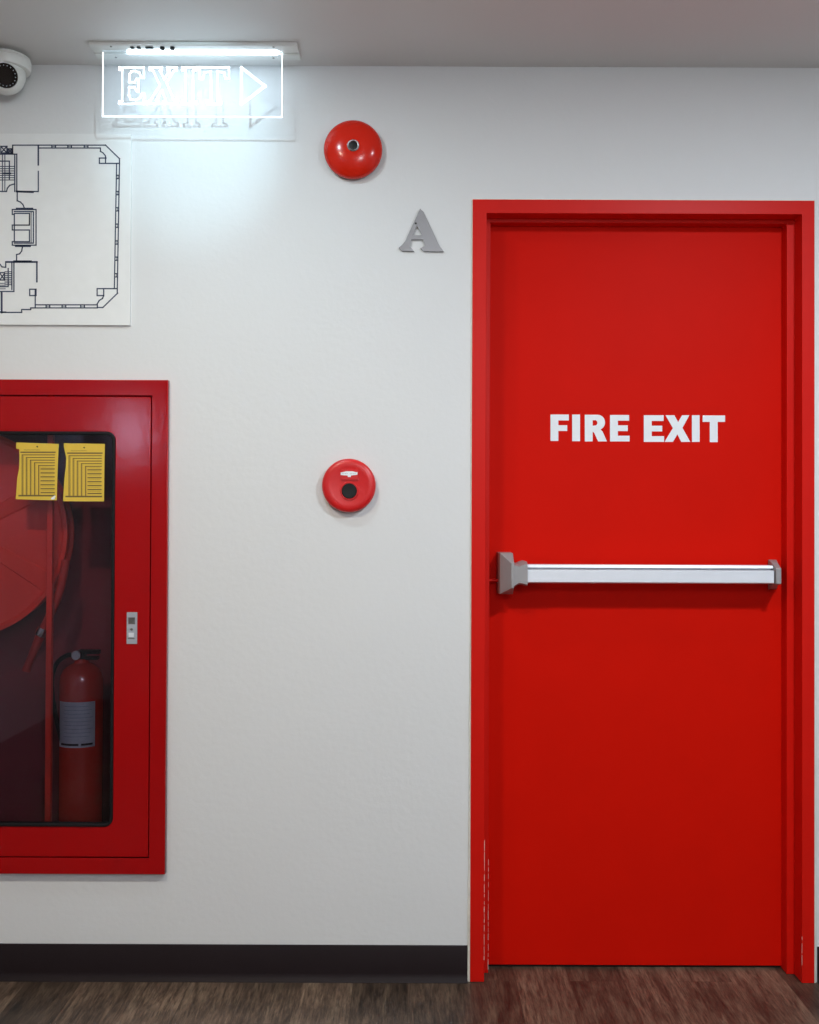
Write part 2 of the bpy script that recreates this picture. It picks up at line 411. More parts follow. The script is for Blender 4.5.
# white lettering FIRE EXIT, drawn in 1/4.2 pixel units from the zoomed photograph
def LT(pts, y, sx=4.2, sy=4.2, ox=540, oy=405): return [XZ(ox + a/sx, oy + b/sy, y) for a, b in pts]
def GE(x, w, t, b, s, h):
    m = (t+b)/2
    return [(x,t),(x+w,t),(x+w,t+h),(x+s,t+h),(x+s,m-h/2),(x+w*0.93,m-h/2),(x+w*0.93,m+h/2),(x+s,m+h/2),(x+s,b-h),(x+w+2,b-h),(x+w+2,b),(x,b)]
def GI(x, w, t, b): return [(x,t),(x+w,t),(x+w,b),(x,b)]
yl = D2 - 0.0006
letters = []
letters.append([[(44,40),(121,40),(121,65),(77,65),(77,85),(114,85),(114,109),(77,109),(77,151),(44,151)]])
letters.append([GI(135, 33, 40, 152)])
def arc(cx, cy, rx, ry, a0, a1, n=10): return [(cx + rx*math.cos(math.radians(a0+(a1-a0)*k/n)), cy + ry*math.sin(math.radians(a0+(a1-a0)*k/n))) for k in range(n+1)]
R_outer = [(188,153),(188,41)] + [(240,41)] + arc(242, 73, 31, 32, -90, 55) + [(254,103),(263,112),(281,153),(244,153),(228,118),(221,111),(221,153)]
R_hole = [(221,64),(234,64)] + arc(232, 75, 9, 11, -90, 90, 8)[1:] + [(221,87)]
letters.append([R_outer, R_hole])
letters.append([GE(294, 80, 42, 153, 33, 24)])
letters.append([GE(436, 83, 43, 155, 33, 24)])
letters.append([[(527,43),(564,43),(580,72),(597,43),(627,43),(598,96),(631,155),(593,155),(577,123),(558,155),(523,155),(558,97)]])
letters.append([GI(638, 32, 43, 155)])
letters.append([[(683,44),(777,44),(777,71),(746,71),(746,156),(713,156),(713,71),(683,71)]])
join_plates('lettering', [plate_mesh([LT(lp, D2) for lp in L_], yl, D2+0.0005) for L_ in letters], M['white_vinyl'], leaf)

# panic bar -------------------------------------------------------
yb0 = -0.004          # front face of the bar
bx0, bx1 = W(526, 575, yb0).x, W(774, 575, yb0).x
bz = lambda py: W(650, py, yb0).z
def prism_x(bm, prof, x0, x1):
    a = [bm.verts.new((x0, y, z)) for y, z in prof]; b = [bm.verts.new((x1, y, z)) for y, z in prof]
    for i in range(len(prof)):
        j = (i+1) % len(prof); bm.faces.new((a[i], a[j], b[j], b[i]))
    bm.faces.new(a); bm.faces.new(b)
zt0, zt1, zm, zb = bz(565.3), bz(568.0), bz(570.2), bz(583.4)
prof = [(yb0+0.050, zt0), (yb0+0.010, zt0), (yb0+0.006, zt1), (yb0+0.024, zt1-0.001), (yb0+0.024, zm+0.0005), (yb0+0.001, zm), (yb0, zm-0.001), (yb0, zb+0.003), (yb0+0.004, zb), (yb0+0.050, zb)]
bm = bmesh.new(); prism_x(bm, prof, bx0, bx1)
bar = finish('panic_bar', bm, M['alu'], door)
bar['label'] = 'silver aluminium push bar across the door'
# latch housing: faceted block with a waisted neck
def hx(px): return W(px, 575, yb0-0.006).x
def hz(py): return W(507, py, yb0-0.006).z
bm = bmesh.new()
yF, yB = yb0-0.008, D2-0.0003
zt, zbm = hz(553), hz(595.4)
v = {}
def V(k, x, y, z): v[k] = bm.verts.new((x, y, z))
xa, xm, xb = hx(499.5), hx(511.8), hx(514)
V('a', xa, yB, zt); V('b', xb, yB, zt); V('c', xb, yB, zbm); V('d', xa, yB, zbm)
V('e', xa+0.004, yF+0.032, zt-0.001); V('f', xb, yF+0.032, zt-0.001); V('g', xb, yF+0.032, zbm+0.001); V('h', xa+0.004, yF+0.032, zbm+0.001)
V('i', xm-0.001, yF, hz(563)); V('j', xb, yF, hz(563)); V('k', xb, yF, hz(588)); V('l', xm-0.001, yF, hz(588))
for f in ('dcba', 'abfe', 'cdhg', 'adhe', 'bfgc', 'efji', 'hgkl', 'ehli', 'ijkl', 'fgkj'): bm.faces.new([v[c] for c in f])
latch = finish('latch_housing', bm, M['cast_grey'], bar, bevel=0.0012)
bm = bmesh.new()
sec = [(513.0, 562.5, 588.6, 0.0), (516.0, 563.2, 586.6, -0.003), (519.0, 564.2, 584.8, -0.004), (522.5, 562.6, 585.0, 0.0), (526.0, 561.4, 586.2, 0.001), (527.6, 561.8, 586.0, 0.002)]
rings = []
for px, t, b_, dy in sec:
    x = hx(px); ya = yF + 0.001 - dy*0.5; z1, z0 = hz(t), hz(b_); c = 0.005
    rings.append([bm.verts.new(p) for p in ((x, yB, z1), (x, ya+0.020, z1), (x, ya, z1-c-0.002), (x, ya, z0+c), (x, ya+0.012, z0), (x, yB, z0))])
for a, b_ in zip(rings, rings[1:]):
    for k in range(6): bm.faces.new((a[k], a[(k+1) % 6], b_[(k+1) % 6], b_[k]))
bm.faces.new(rings[0]); bm.faces.new(rings[-1])
o = finish('housing_neck', bm, M['cast_grey'], bar, smooth=True)
# latch bolt between housing and jamb
bm = bmesh.new(); p = W(496, 580.5, D2-0.03)
tube(bm, [(sxl-0.001, D2-0.025, p.z), (xa+0.002, D2-0.025, p.z)], 0.0045)
finish('latch_bolt', bm, M['red_frame'], bar, smooth=True)
# end bracket
bm = bmesh.new()
yE = yb0 - 0.004
ex = lambda px: W(px, 575, yE).x
ez = lambda py: W(774, py, yE).z
def rect4(x0_, x1_, y_, zt_, zb_): return [bm.verts.new(p) for p in ((x0_, y_, zb_), (x1_, y_, zb_), (x1_, y_, zt_), (x0_, y_, zt_))]
eB = lambda px, py: W(px, py, D2-0.0003)
ra = rect4(eB(768,575).x, eB(776,575).x, D2-0.0003, eB(772,559.6).z, eB(772,589.5).z)
rb_ = rect4(eB(768,575).x, eB(776,575).x, D2-0.006, eB(772,559.8).z, eB(772,589).z)
rc_ = rect4(ex(774.5), ex(780.8), yE+0.022, ez(563), ez(586))
rd_ = rect4(ex(776.3), ex(781.4), yE, ez(568.6), ez(583.9))
for p_, q_ in ((ra, rb_), (rb_, rc_), (rc_, rd_)):
    for k in range(4): bm.faces.new((p_[k], p_[(k+1) % 4], q_[(k+1) % 4], q_[k]))
bm.faces.new(ra); bm.faces.new(rd_)
finish('end_bracket', bm, M['cast_grey'], bar, bevel=0.0012)

# ------------------------------------------------------------------ fire hose cabinet
cab = thing('fire_hose_cabinet', ((cxl+cxr)/2, 0, czb), 'red glass-fronted fire hose cabinet recessed in the white wall', 'cabinet')
yo = -0.020
gx = W(150.5, 627, yo).x; gzt = W(100, 395.2, yo).z; gzb = W(100, 858.4, yo).z     # opening in the outer frame
gxl = cxl + (cxr - gx)
fr = plate('cabinet_frame', [[(cxl, czb), (cxr, czb), (cxr, czt), (cxl, czt)], [(gxl, gzb), (gx, gzb), (gx, gzt), (gxl, gzt)]], yo, -0.0005, M['red_cabinet'], cab, bevel=0.0012)
# box behind it, inside the wall: five inner faces with real sheet thickness
bm = bmesh.new(); dpt = 0.26
a0, a1, c0, c1 = hx0+0.001, hx1-0.001, hz0+0.001, hz1-0.001; s = 0.004
box(bm, a0, a0+s, 0.0, dpt, c0, c1); box(bm, a1-s, a1, 0.0, dpt, c0, c1)
box(bm, a0, a1, 0.0, dpt, c0, c0+s); box(bm, a0, a1, 0.0, dpt, c1-s, c1); box(bm, a0, a1, dpt-s, dpt, c0, c1)
finish('cabinet_box', bm, M['red_inside'], cab)
FLB = c0 + s
# door panel
g = 0.0035
px0, px1, pz0, pz1 = gxl+g, gx-g, gzb+g, gzt-g
yd = yo + 0.002
wx1 = W(114.2, 627, yd).x; wz1 = W(60, 431.4, yd).z; wz0 = W(60, 826.6, yd).z; wx0 = px0 + (px1-wx1)
cd = plate('cabinet_door', [rrect(px0, px1, pz0, pz1, 0.002, 3), rrect(wx0, wx1, wz0, wz1, 0.024)], yd, yd+0.018, M['red_cabinet'], cab, bevel=0.0012)
gw = 0.0085
plate('gasket', [rrect(wx0, wx1, wz0, wz1, 0.024), rrect(wx0+gw, wx1-gw, wz0+gw, wz1-gw, 0.017)], yd-0.003, yd+0.019, M['black_rubber'], cd, bevel=0.002)
plate('glass_pane', [rrect(wx0+0.004, wx1-0.004, wz0+0.004, wz1-0.004, 0.02)], yd+0.007, yd+0.011, M['glass'], cd)
# latch plate
lx = lambda px: W(px, 628, yd).x
lz = lambda py: W(132, py, yd).z
lt = plate('latch_plate', [rrect(lx(126.9), lx(137.3), lz(643.8), lz(612.2), 0.0008, 2), rrect(lx(128.4), lx(135.2), lz(624.2), lz(617.4), 0.0006, 2)], yd-0.0028, yd-0.0001, M['latch_metal'], cd, bevel=0.0004)
pl = [plate_mesh([rrect(lx(129.0), lx(134.2), lz(637.0), lz(632.6), 0.0004, 2)], yd-0.0040, yd-0.0026)]
lt2 = join_plates('latch_button', pl, M['alu'], cd)
bm = bmesh.new()
lathe(bm, [(0, 0.0034), (0.0036, 0.0034), (0.0036, 0.002)], (lx(131.8), yd, lz(629.2)), seg=20)
finish('keyhole', bm, M['screw'], cd)
bm = bmesh.new()
box(bm, lx(128.2), lx(135), yd-0.0031, yd-0.002, lz(638.9), lz(638.0))
finish('latch_slot', bm, M['screw'], cd)
bm = bmesh.new()
box(bm, lx(128.6), lx(135.0), yd-0.0006, yd, lz(624.0), lz(617.6))
finish('latch_recess', bm, M['screw'], cd)
# yellow inspection tags stuck on the glass
yt = yd + 0.0065
def make_tag(name, sx, sy, outline, label, notch_glint):
    """coordinates are measured in the zoomed crop (0,430)-(120,510), 6.825 units a pixel"""
    P = lambda a, b: XZ(a/6.825, 430 + b/6.825, yt)
    me = plate_mesh([[P(a, b) for a, b in outline]], yt-0.0006, yt)
    t = link(name, me, M['yellow_card']); tag(t, label, 'tag')
    bm = bmesh.new(); w = 0.0011; q = 0.0004/2
    x0, y0, x1, y1 = sx, sy, sx+248, sy+338
    def ln(a, b, c, d, w=w): line_quad(bm, P(a, b), P(c, d), w, yt-0.0009, 0.0004)
    ln(x0+6, y0+46, x1-10, y0+46, 0.0036)
    for k in range(10): # header printing, broken dashes
        ln(x0+28+k*11, y0+30, x0+34+k*11, y0+30 + (k % 2), 0.0012)
    for k in range(5):
        dx = 28*k; dy = 18*k
        ln(x0+14+dx, y0+64+dy, x0+14+dx, y1-2, 0.0026); ln(x0+23+dx, y0+70+dy, x0+23+dx, y1-2, 0.0007)
        ln(x0+14+dx, y0+64+dy, x1-14, y0+64+dy, 0.0024)
    for k in range(7):
        ln(x0+144, y0+160+27*k, x1-16, y0+160+27*k, 0.0032)
        ln(x0+144, y0+147+27*k, x1-20, y0+147+27*k, 0.0007)
    ln(x0-6, y1+4, x1-14, y1+4, 0.0042)
    ob = finish('printed_table', bm, M['brown_ink'])
    ob.parent = t
    bm = bmesh.new(); c = P(x0+117, y0+8)
    lathe(bm, [(0, 0.0011), (0.0022, 0.0011), (0.0022, 0.0006)], (c[0], yt, c[1]), seg=16)
    h = finish('punched_hole', bm, M['dark']); h.parent = t
    if notch_glint:
        bm = bmesh.new()
        pts = [P(348, 466), P(374, 446), P(380, 452), P(372, 474), P(352, 474)]
        f = [bm.verts.new((a, yt-0.0012, b)) for a, b in pts]; f2 = [bm.verts.new((a, yt-0.0007, b)) for a, b in pts]
        bm.faces.new(f); bm.faces.new(f2)
        for i in range(5): bm.faces.new((f[i], f[(i+1) % 5], f2[(i+1) % 5], f2[i]))
        h = finish('glint_patch', bm, M['white_vinyl']); h.parent = t  # white patch painted as a glint on the tag's corner
    return t
make_tag('inspection_tag', 138, 106, [(112,85),(402,95),(400,130),(395,250),(391,360),(388,480),(250,477),(107,472),(112,420),(118,330),(131,260),(133,190),(132,131),(110,126)], 'yellow printed inspection tag on the cabinet glass, with a white glint painted at one corner', True)
make_tag('inspection_tag', 458, 112, [(436,90),(716,95),(714,200),(712,340),(710,487),(570,487),(431,486),(434,420),(440,330),(449,250),(452,190),(444,150),(437,120)], 'yellow printed inspection tag on the cabinet glass, nearer the latch side', False)

# hose reel ---------------------------------------------------------
ry = 0.105
rc = W(-36, 533, ry); RR = (W(68, 533, ry).x - rc.x)
reel = thing('fire_hose_reel', (rc.x, ry, rc.z), 'round red hose reel behind the cabinet glass', 'hose reel')
def reel_disc(y, size=1.0, name='reel_disc'):
    bm = bmesh.new()
    r_ = RR*size
    lathe(bm, [(0.0, 0.006), (r_*0.30, 0.006), (r_*0.34, 0.002), (r_*0.94, 0.002), (r_*0.965, 0.008), (r_, 0.006), (r_, 0.001), (r_*0.97, 0.001), (0, 0.0)], (rc.x, y, rc.z), seg=96)
    # broad pressed spokes
    for k in range(6):
        a = math.radians(60*k - 30); d = Vector((math.cos(a), 0, math.sin(a))); n_ = Vector((-d.z, 0, d.x))
        q = []
        for t_, w_, h_ in ((0.33, 0.020, 0), (0.36, 0.016, 0.0035), (0.90, 0.026, 0.0035), (0.93, 0.030, 0)):
            for sg in (-1, 1): q.append(bm.verts.new(Vector((rc.x, y-0.0018-h_, rc.z)) + d*r_*t_ + n_*w_*sg))
        for sg in (-1, 1): q.append(bm.verts.new(Vector((rc.x, y-0.0018, rc.z)) + d*r_*0.36 + n_*0.020*sg)); q.append(bm.verts.new(Vector((rc.x, y-0.0018, rc.z)) + d*r_*0.90 + n_*0.030*sg))
        for f in ((0,1,3,2), (2,3,5,4), (4,5,7,6), (2,4,9,8), (3,5,11,10), (0,2,8), (1,3,10), (4,6,9), (5,7,11)): bm.faces.new([q[i] for i in f])
    return finish(name, bm, M['red_reel'], reel, smooth=True)
reel_disc(ry); reel_disc(ry+0.10, 0.95)
bm = bmesh.new()
for row in range(3):
    for k in range(4):
        R_ = RR*0.62 + row*0.027; yy = ry + 0.016 + 0.0235*k
        pts = [(rc.x + R_*math.cos(2*math.pi*i/64), yy, rc.z + R_*math.sin(2*math.pi*i/64)) for i in range(65)]
        tube(bm, pts, 0.0115, 10)
finish('wound_hose', bm, M['red_hose'], reel, smooth=True)
bm = bmesh.new(); lathe(bm, [(0, 0.05), (0.022, 0.05), (0.026, 0.045), (0.026, 0.0), (0.045, 0.0), (0.045, -0.002)], (rc.x, ry-0.004, rc.z), seg=40)
finish('reel_hub', bm, M['chrome'], reel, smooth=True)
bm = bmesh.new()
px_ = W(50, 540, 0.045).x
box(bm, px_-0.008, px_+0.008, 0.040, 0.056, FLB+0.001, c1-s-0.001)
box(bm, px_-0.006, px_+0.006, 0.056, dpt-s-0.001, FLB+0.02, FLB+0.05)
finish('support_post', bm, M['red_reel'], reel, bevel=0.002)
yn = 0.075
bm = bmesh.new()
pth = smooth_path([W(66, 560, 0.090), W(60, 590, 0.082), W(50, 615, yn), W(43, 630, yn)], 8)
tube(bm, pth, 0.012, 14)
tube(bm, [W(41, 634, yn), W(36, 646, yn), W(30, 660, yn), W(26, 671, yn)], 0.012, 14, radii=[0.014, 0.012, 0.0105, 0.012])
finish('hose_nozzle', bm, M['red_hose'], reel, smooth=True)
bm = bmesh.new()
a, b_ = W(44, 628, yn), W(40, 635.5, yn)
tube(bm, [a, a.lerp(b_, 0.3), a.lerp(b_, 0.7), b_], 0.016, 18, radii=[0.0165, 0.0175, 0.0175, 0.0165])
finish('nozzle_ring', bm, M['chrome'], reel, smooth=True)

# fire extinguisher --------------------------------------------------
ey = 0.110
ec = W(81, 740, ey); er = (W(102.5, 740, ey).x - W(59.5, 740, ey).x)/2
ext = thing('fire_extinguisher', (ec.x, ey, FLB), 'red fire extinguisher with grey label standing inside the cabinet', 'fire extinguisher')
zs = W(81, 677, ey).z; zn = W(81, 659.5, ey).z
bm = bmesh.new()
lathe(bm, [(0, 0.004), (er*0.80, 0.004), (er*0.84, 0.0), (er*0.93, 0.0), (er, 0.010), (er, zs-FLB-0.012), (er*0.96, zs-FLB+0.006), (er*0.82, zs-FLB+0.024), (er*0.58, zs-FLB+0.036), (er*0.34, zs-FLB+0.042), (er*0.28, zs-FLB+0.052), (0, zs-FLB+0.052)], (ec.x, ey, FLB), axis='z', seg=56)
finish('cylinder', bm, M['red_cylinder'], ext, smooth=True)
# label wrapped on the front
def wrap(bm, r, a0, a1, z0, z1, n=24):
    prev = None
    for i in range(n+1):
        a = math.radians(a0 + (a1-a0)*i/n); c_, s_ = math.sin(a), -math.cos(a)
        cur = [bm.verts.new((ec.x + rr*c_, ey + rr*s_, z)) for rr, z in ((r, z0), (r, z1), (r-0.0006, z1), (r-0.0006, z0))]
        if prev:
            for k in range(4): bm.faces.new((prev[k], prev[(k+1) % 4], cur[(k+1) % 4], cur[k]))
        else: bm.faces.new(cur)
        prev = cur
    bm.faces.new(prev)
zl1, zl0 = W(80, 702.5, ey-er).z, W(80, 748, ey-er).z
bm = bmesh.new(); wrap(bm, er+0.0007, -50, 55, zl0, zl1)
lab = finish('instruction_label', bm, M['silver_label'], ext, smooth=True)
bm = bmesh.new()
zb_ = W(80, 745, ey-er).z
wrap(bm, er+0.0010, -40, 12, zb_-0.003, zb_+0.003); wrap(bm, er+0.0010, 18, 48, zb_-0.003, zb_+0.003)
for k in range(9):
    z_ = zl1 - 0.012 - 0.0105*k; wrap(bm, er+0.0009, -30, 36 + (k*37 % 14), z_-0.0003, z_+0.0003, 12)
finish('label_print', bm, M['black_plastic'], lab)
ztop = zs + 0.052
bm = bmesh.new()
box(bm, ec.x-0.012, ec.x+0.012, ey-0.012, ey+0.012, ztop-0.002, ztop+0.022)
finish('valve', bm, M['black_plastic'], ext, bevel=0.002)
bm = bmesh.new()
box(bm, ec.x+0.004, ec.x+0.048, ey-0.012, ey+0.012, ztop-0.002, ztop+0.008)
box(bm, ec.x-0.010, ec.x+0.052, ey-0.012, ey+0.012, ztop+0.014, ztop+0.026)
bmesh.ops.rotate(bm, verts=bm.verts[8:], cent=(ec.x, ey, ztop+0.02), matrix=Matrix.Rotation(math.radians(-10), 3, 'Y')) if False else None
finish('squeeze_handle', bm, M['black_plastic'], ext, bevel=0.0015)
bm = bmesh.new()
gc = W(77, 653, ey-0.012)
lathe(bm, [(0, 0.014), (0.0125, 0.014), (0.0145, 0.012), (0.0145, 0.0), (0, 0.0)], (gc.x, ey-0.008, gc.z-0.006), seg=32)
finish('pressure_gauge', bm, M['chrome'], ext, smooth=True)
bm = bmesh.new()
hp = smooth_path([W(76, 655, ey), W(67, 655.5, ey-0.01), W(57, 663, ey-0.02), W(52.0, 678, ey-0.03), W(52.5, 697, ey-0.035), W(55.5, 715, ey-0.035), W(59.5, 732, ey-0.035), W(63, 746, ey-0.035)], 8)
tube(bm, hp, 0.0068, 14)
finish('discharge_hose', bm, M['black_rubber'], ext, smooth=True)

# ------------------------------------------------------------------ floor plan board
yp = -0.008
bxr = W(130.6, 230, yp).x; bzt = W(66, 133.8, yp).z; bzb = W(66, 325, yp).z; bxl = W(-138, 230, yp).x
bm = bmesh.new(); box(bm, bxl, bxr, yp, -0.0003, bzb, bzt)
board = finish('floor_plan_board', bm, M['white_board'], None, bevel=0.0008)
tag(board, 'white board with a dark blue building floor plan above the red cabinet', 'sign')
bm = bmesh.new(); bm_thin = bmesh.new()
def FP(a, b): return XZ(a/4.879, 130 + b/4.879, yp)
def ln(*p, w=1.0):
    for i in range(0, len(p)-2, 2):
        line_quad(bm, FP(p[i], p[i+1]), FP(p[i+2], p[i+3]), 0.0033*w, yp-0.0004, 0.0006)
def both(f):
    f(1)
# outer wall, top
ln(62,118,62,74,515,74,583,140,583,166); ln(190,88,490,88,490,104)
for x in (262, 340, 420): ln(x-9,74,x-9,88); ln(x+9,74,x+9,88); ln(x-9,81,x+9,81,w=0.5)
ln(62,118,62,74)
ln(490,104,503,112,513,124,517,137,485,137,485,163,580,163); ln(515,137,515,163)
# right wall
ln(583,166,572,796); ln(569,166,558,774)
for y in (229, 308, 387, 467, 549, 628, 709): 
    x = 577 - (y-166)*0.017; ln(x-7,y-8,x+6,y-8); ln(x-7,y+8,x+6,y+8); ln(x,y-8,x,y+8,w=0.5)
# bottom right corner
ln(572,774,474,774,474,808,506,808); ln(506,776,506,808,500,822,484,832,475,848,475,866)
ln(574,796,502,866,475,866); ln(178,853,475,853); ln(178,868,475,868)
for x in (234, 312, 403): ln(x-9,853,x-9,868); ln(x+9,853,x+9,868); ln(x-9,860,x+9,860,w=0.5)
# rooms on the left
ln(187,76,187,170,w=1.3); ln(187,202,187,300,82,300); ln(82,300,160,303,w=1.6)
ln(0,118,82,118,82,300); ln(72,122,72,300)
ln(84,303,84,345,100,352,112,364,120,384); ln(82,384,158,384,w=1.6)
# lift shafts
ln(60,388,176,388,176,562,60,562); ln(60,388,60,412,70,412,70,545,60,545,60,562); ln(70,398,163,398,163,552,70,552)
ln(70,407,144,407,144,464,60,464,60,488,144,488,144,545,70,545); ln(144,464,144,407); ln(70,464,144,464); ln(152,400,152,550,w=0.7)
ln(78,566,146,566,w=1.7); ln(110,568,106,590,96,604,81,608,81,637); ln(30,644,180,644,w=1.5); ln(70,641,150,641,w=1.6); ln(180,644,180,740,w=1.3)
ln(28,644,28,670,10,668,0,655); ln(68,644,68,788,0,788); ln(58,650,58,778)
ln(145,777,176,777,176,808,145,808,145,777); ln(172,777,172,868,150,868,150,876,106,876,106,890,8,890); ln(8,790,8,890,w=1.6); ln(0,888,28,888)
# stairs, upper
for k in range(7): ln(0,178+k*11,68,178+k*11,w=0.7)
ln(0,152,46,152,46,240); ln(20,212,50,212,w=1.6); ln(12,122,12,298,w=0.7); ln(24,122,24,298,w=0.7)
ln(0,300,32,300,36,284,48,270,68,264)
ln(4,80,34,80,34,112,4,112,4,80); ln(4,80,34,112); ln(34,80,4,112); ln(40,92,58,92,58,114,40,114,40,92,58,114); ln(58,92,40,114)
# stairs, lower
for k in range(8): ln(24,692+k*9,58,692+k*9,w=0.7)
ln(0,696,22,696,22,732,0,732); ln(0,700,22,730); ln(22,700,0,730); ln(40,676,40,764,0,764); 
for k in range(4): ln(0,748+k*9,26,748+k*9,w=0.6)
# the plan goes on past the edge of the photograph, mirrored
me_tmp = bmesh.new()
xm = FP(-20, 0)[0]
for v0 in list(bm.verts): pass
geom = bmesh.ops.duplicate(bm, geom=bm.verts[:] + bm.edges[:] + bm.faces[:])['geom']
for e_ in geom:
    if isinstance(e_, bmesh.types.BMVert): e_.co.x = max(2*(FP(-8, 0)[0]) - e_.co.x, bxl + 0.01) 
bm_thin.free(); me_tmp.free()
o = finish('plan_drawing', bm, M['navy_ink']); o.parent = board

# ------------------------------------------------------------------ fire alarm bell
yb = -0.020
bc = W(353, 149.2, yb); R_ = (W(382.4, 149, yb).x - W(323.8, 149, yb).x)/2
bell = thing('fire_alarm_bell', (bc.x, 0, bc.z), 'red dome alarm bell high on the wall, with a chrome-ringed black centre', 'alarm bell')
bm = bmesh.new()
pr = []
for k in range(15):
    a = math.radians(90*k/14); pr.append((R_*(0.16 + 0.84*math.sin(a)) if k else R_*0.14, 0.018 + 0.029*math.cos(a)**1.15 if k < 14 else 0.018))
pr = [(0.0, pr[0][1])] + pr + [(R_, 0.013), (R_*0.97, 0.013), (R_*0.97, 0.017), (0, 0.026)]
lathe(bm, pr, (bc.x, 0, bc.z), seg=96)
finish('gong', bm, M['red_bell'], bell, smooth=True)
bm = bmesh.new(); lathe(bm, [(0, 0.016), (R_*0.62, 0.016), (R_*0.66, 0.012), (R_*0.66, 0.0003), (0, 0.0003)], (bc.x, 0, bc.z), seg=64)
finish('back_box', bm, M['red_cabinet'], bell, smooth=True)
rr = (W(359.2, 146, yb).x - W(347.2, 146, yb).x)/2; _c = W(353.2, 145.7, -0.0455); c2 = (_c.x, -0.0455, _c.z)
bm = bmesh.new(); lathe(bm, [(rr*0.72, 0.0), (rr*0.74, 0.004), (rr*0.88, 0.0048), (rr, 0.003), (rr, -0.002), (rr*0.72, -0.002)], c2, seg=40, cap=False)
finish('chrome_ring', bm, M['chrome'], bell, smooth=True)
bm = bmesh.new(); lathe(bm, [(0, 0.002), (rr*0.5, 0.0026), (rr*0.72, 0.0016), (rr*0.74, -0.001)], c2, seg=6 if False else 24)
finish('centre_bolt', bm, M['black_plastic'], bell, smooth=True)

# ------------------------------------------------------------------ manual call point
yb = -0.030
bc = W(348.6, 485.4, yb); R_ = (W(375.6, 485, yb).x - W(321.6, 485, yb).x)/2
cp = thing('fire_alarm_call_point', (bc.x, 0, bc.z), 'small round red call point with a black push button, below the alarm bell', 'alarm call point')
bm = bmesh.new()
b_c = W(349.2, 491, yb); rb = (W(356.8, 491, yb).x - W(341.6, 491, yb).x)/2
lathe(bm, [(0, 0.026), (R_*0.60, 0.0262), (R_*0.68, 0.0272), (R_*0.76, 0.0278), (R_*0.84, 0.0274), (R_*0.92, 0.0260), (R_*0.97, 0.0230), (R_, 0.018), (R_, 0.012), (R_*0.94, 0.010), (R_*0.94, 0.0003), (0, 0.0003)], (bc.x, 0, bc.z), seg=96)
finish('housing', bm, M['red_plastic'], cp, smooth=True)
bm = bmesh.new(); lathe(bm, [(0, 0.0285), (rb*0.9, 0.0295), (rb, 0.028), (rb, 0.0262)], (b_c.x, 0, b_c.z), seg=48)
finish('push_button', bm, M['black_plastic'], cp, smooth=True)
bm = bmesh.new(); lathe(bm, [(rb*1.01, 0.0265), (rb*1.03, 0.0292), (rb*1.16, 0.0292), (rb*1.22, 0.0262)], (b_c.x, 0, b_c.z), seg=48, cap=False)
finish('button_rim', bm, M['red_plastic'], cp, smooth=True)
P = lambda a, b: XZ(300 + a/8.19, 440 + b/8.19, yb)
pw = plate('name_plate', [rrect(P(338, 0)[0], P(478, 0)[0], P(0, 325)[1], P(0, 238)[1], 0.001, 3)], -0.0300, -0.0262, M['red_plastic'], cp, bevel=0.0006)
nm = plate('white_label', [[P(333,266), P(352,263), P(378,256), P(430,256), P(455,263), P(472,264), P(470,285), P(418,291), P(416,303), P(392,303), P(390,291), P(333,287)]], -0.0306, -0.0301, M['white_vinyl'], pw)
bm = bmesh.new()
for k in range(9):
    if k != 4: line_quad(bm, P(345+k*13, 271), P(345+k*13+(k % 3)*2, 279), 0.0007, -0.0309, 0.0004); line_quad(bm, P(345+k*13, 274+(k % 2)*3), P(351+k*13, 274+(k % 2)*3), 0.0006, -0.0309, 0.0004)
o = finish('label_print', bm, M['cast_grey'], None); o.parent = pw; o.matrix_parent_inverse = Matrix.Translation(-Vector(cp.location)); 

# ------------------------------------------------------------------ metal letter A
ya = -0.007
P = lambda a, b: XZ(395 + a/14.9, 200 + (b-4)/14.9, ya)
outer = [(375,130),(392,150),(425,178),(652,662),(675,705),(725,762),(722,770),(430,768),(378,718),(395,712),(436,690),(440,660),(418,592),(248,592),(232,640),(222,700),(245,722),(285,765),(105,762),(60,718),(62,706),(108,672),(148,622)]
hole = [(328,385),(400,527),(268,527)]
la = plate('wall_letter', [[P(a, b) for a, b in outer], [P(a, b) for a, b in hole]], ya, -0.0005, M['steel_letter'], None)
tag(la, 'brushed metal serif letter A mounted on the wall left of the door', 'letter')
bm = bmesh.new(); c_ = P(310, 352)
lathe(bm, [(0, 0.0074), (0.0027, 0.0074), (0.0027, 0.006)], (c_[0], 0, c_[1]), seg=18)
o = finish('fixing_hole', bm, M['dark']); o.parent = la

# ------------------------------------------------------------------ hanging exit sign
zf, zk = -0.137, -0.050            # front and back edges of the ceiling plate
yp = -0.096
exl, exr = W(88.5, 44, zf).x, W(297, 46, zf).x
sgn = thing('exit_sign', ((exl+exr)/2, yp, CEIL), 'glowing clear exit sign with right-pointing arrow hanging from the ceiling', 'exit sign')
bm = bmesh.new()
pt = 0.009
prof = [(zf, CEIL-0.0004), (zf, CEIL-pt+0.002), (zf+0.004, CEIL-pt), (yp-0.012, CEIL-pt), (yp-0.012, CEIL-pt+0.004), (yp+0.012, CEIL-pt+0.004), (yp+0.012, CEIL-pt), (zk-0.004, CEIL-pt), (zk, CEIL-pt+0.002), (zk, CEIL-0.0004)]
prism_x(bm, prof, exl, exr)
finish('mounting_plate', bm, M['white_plastic'], sgn)
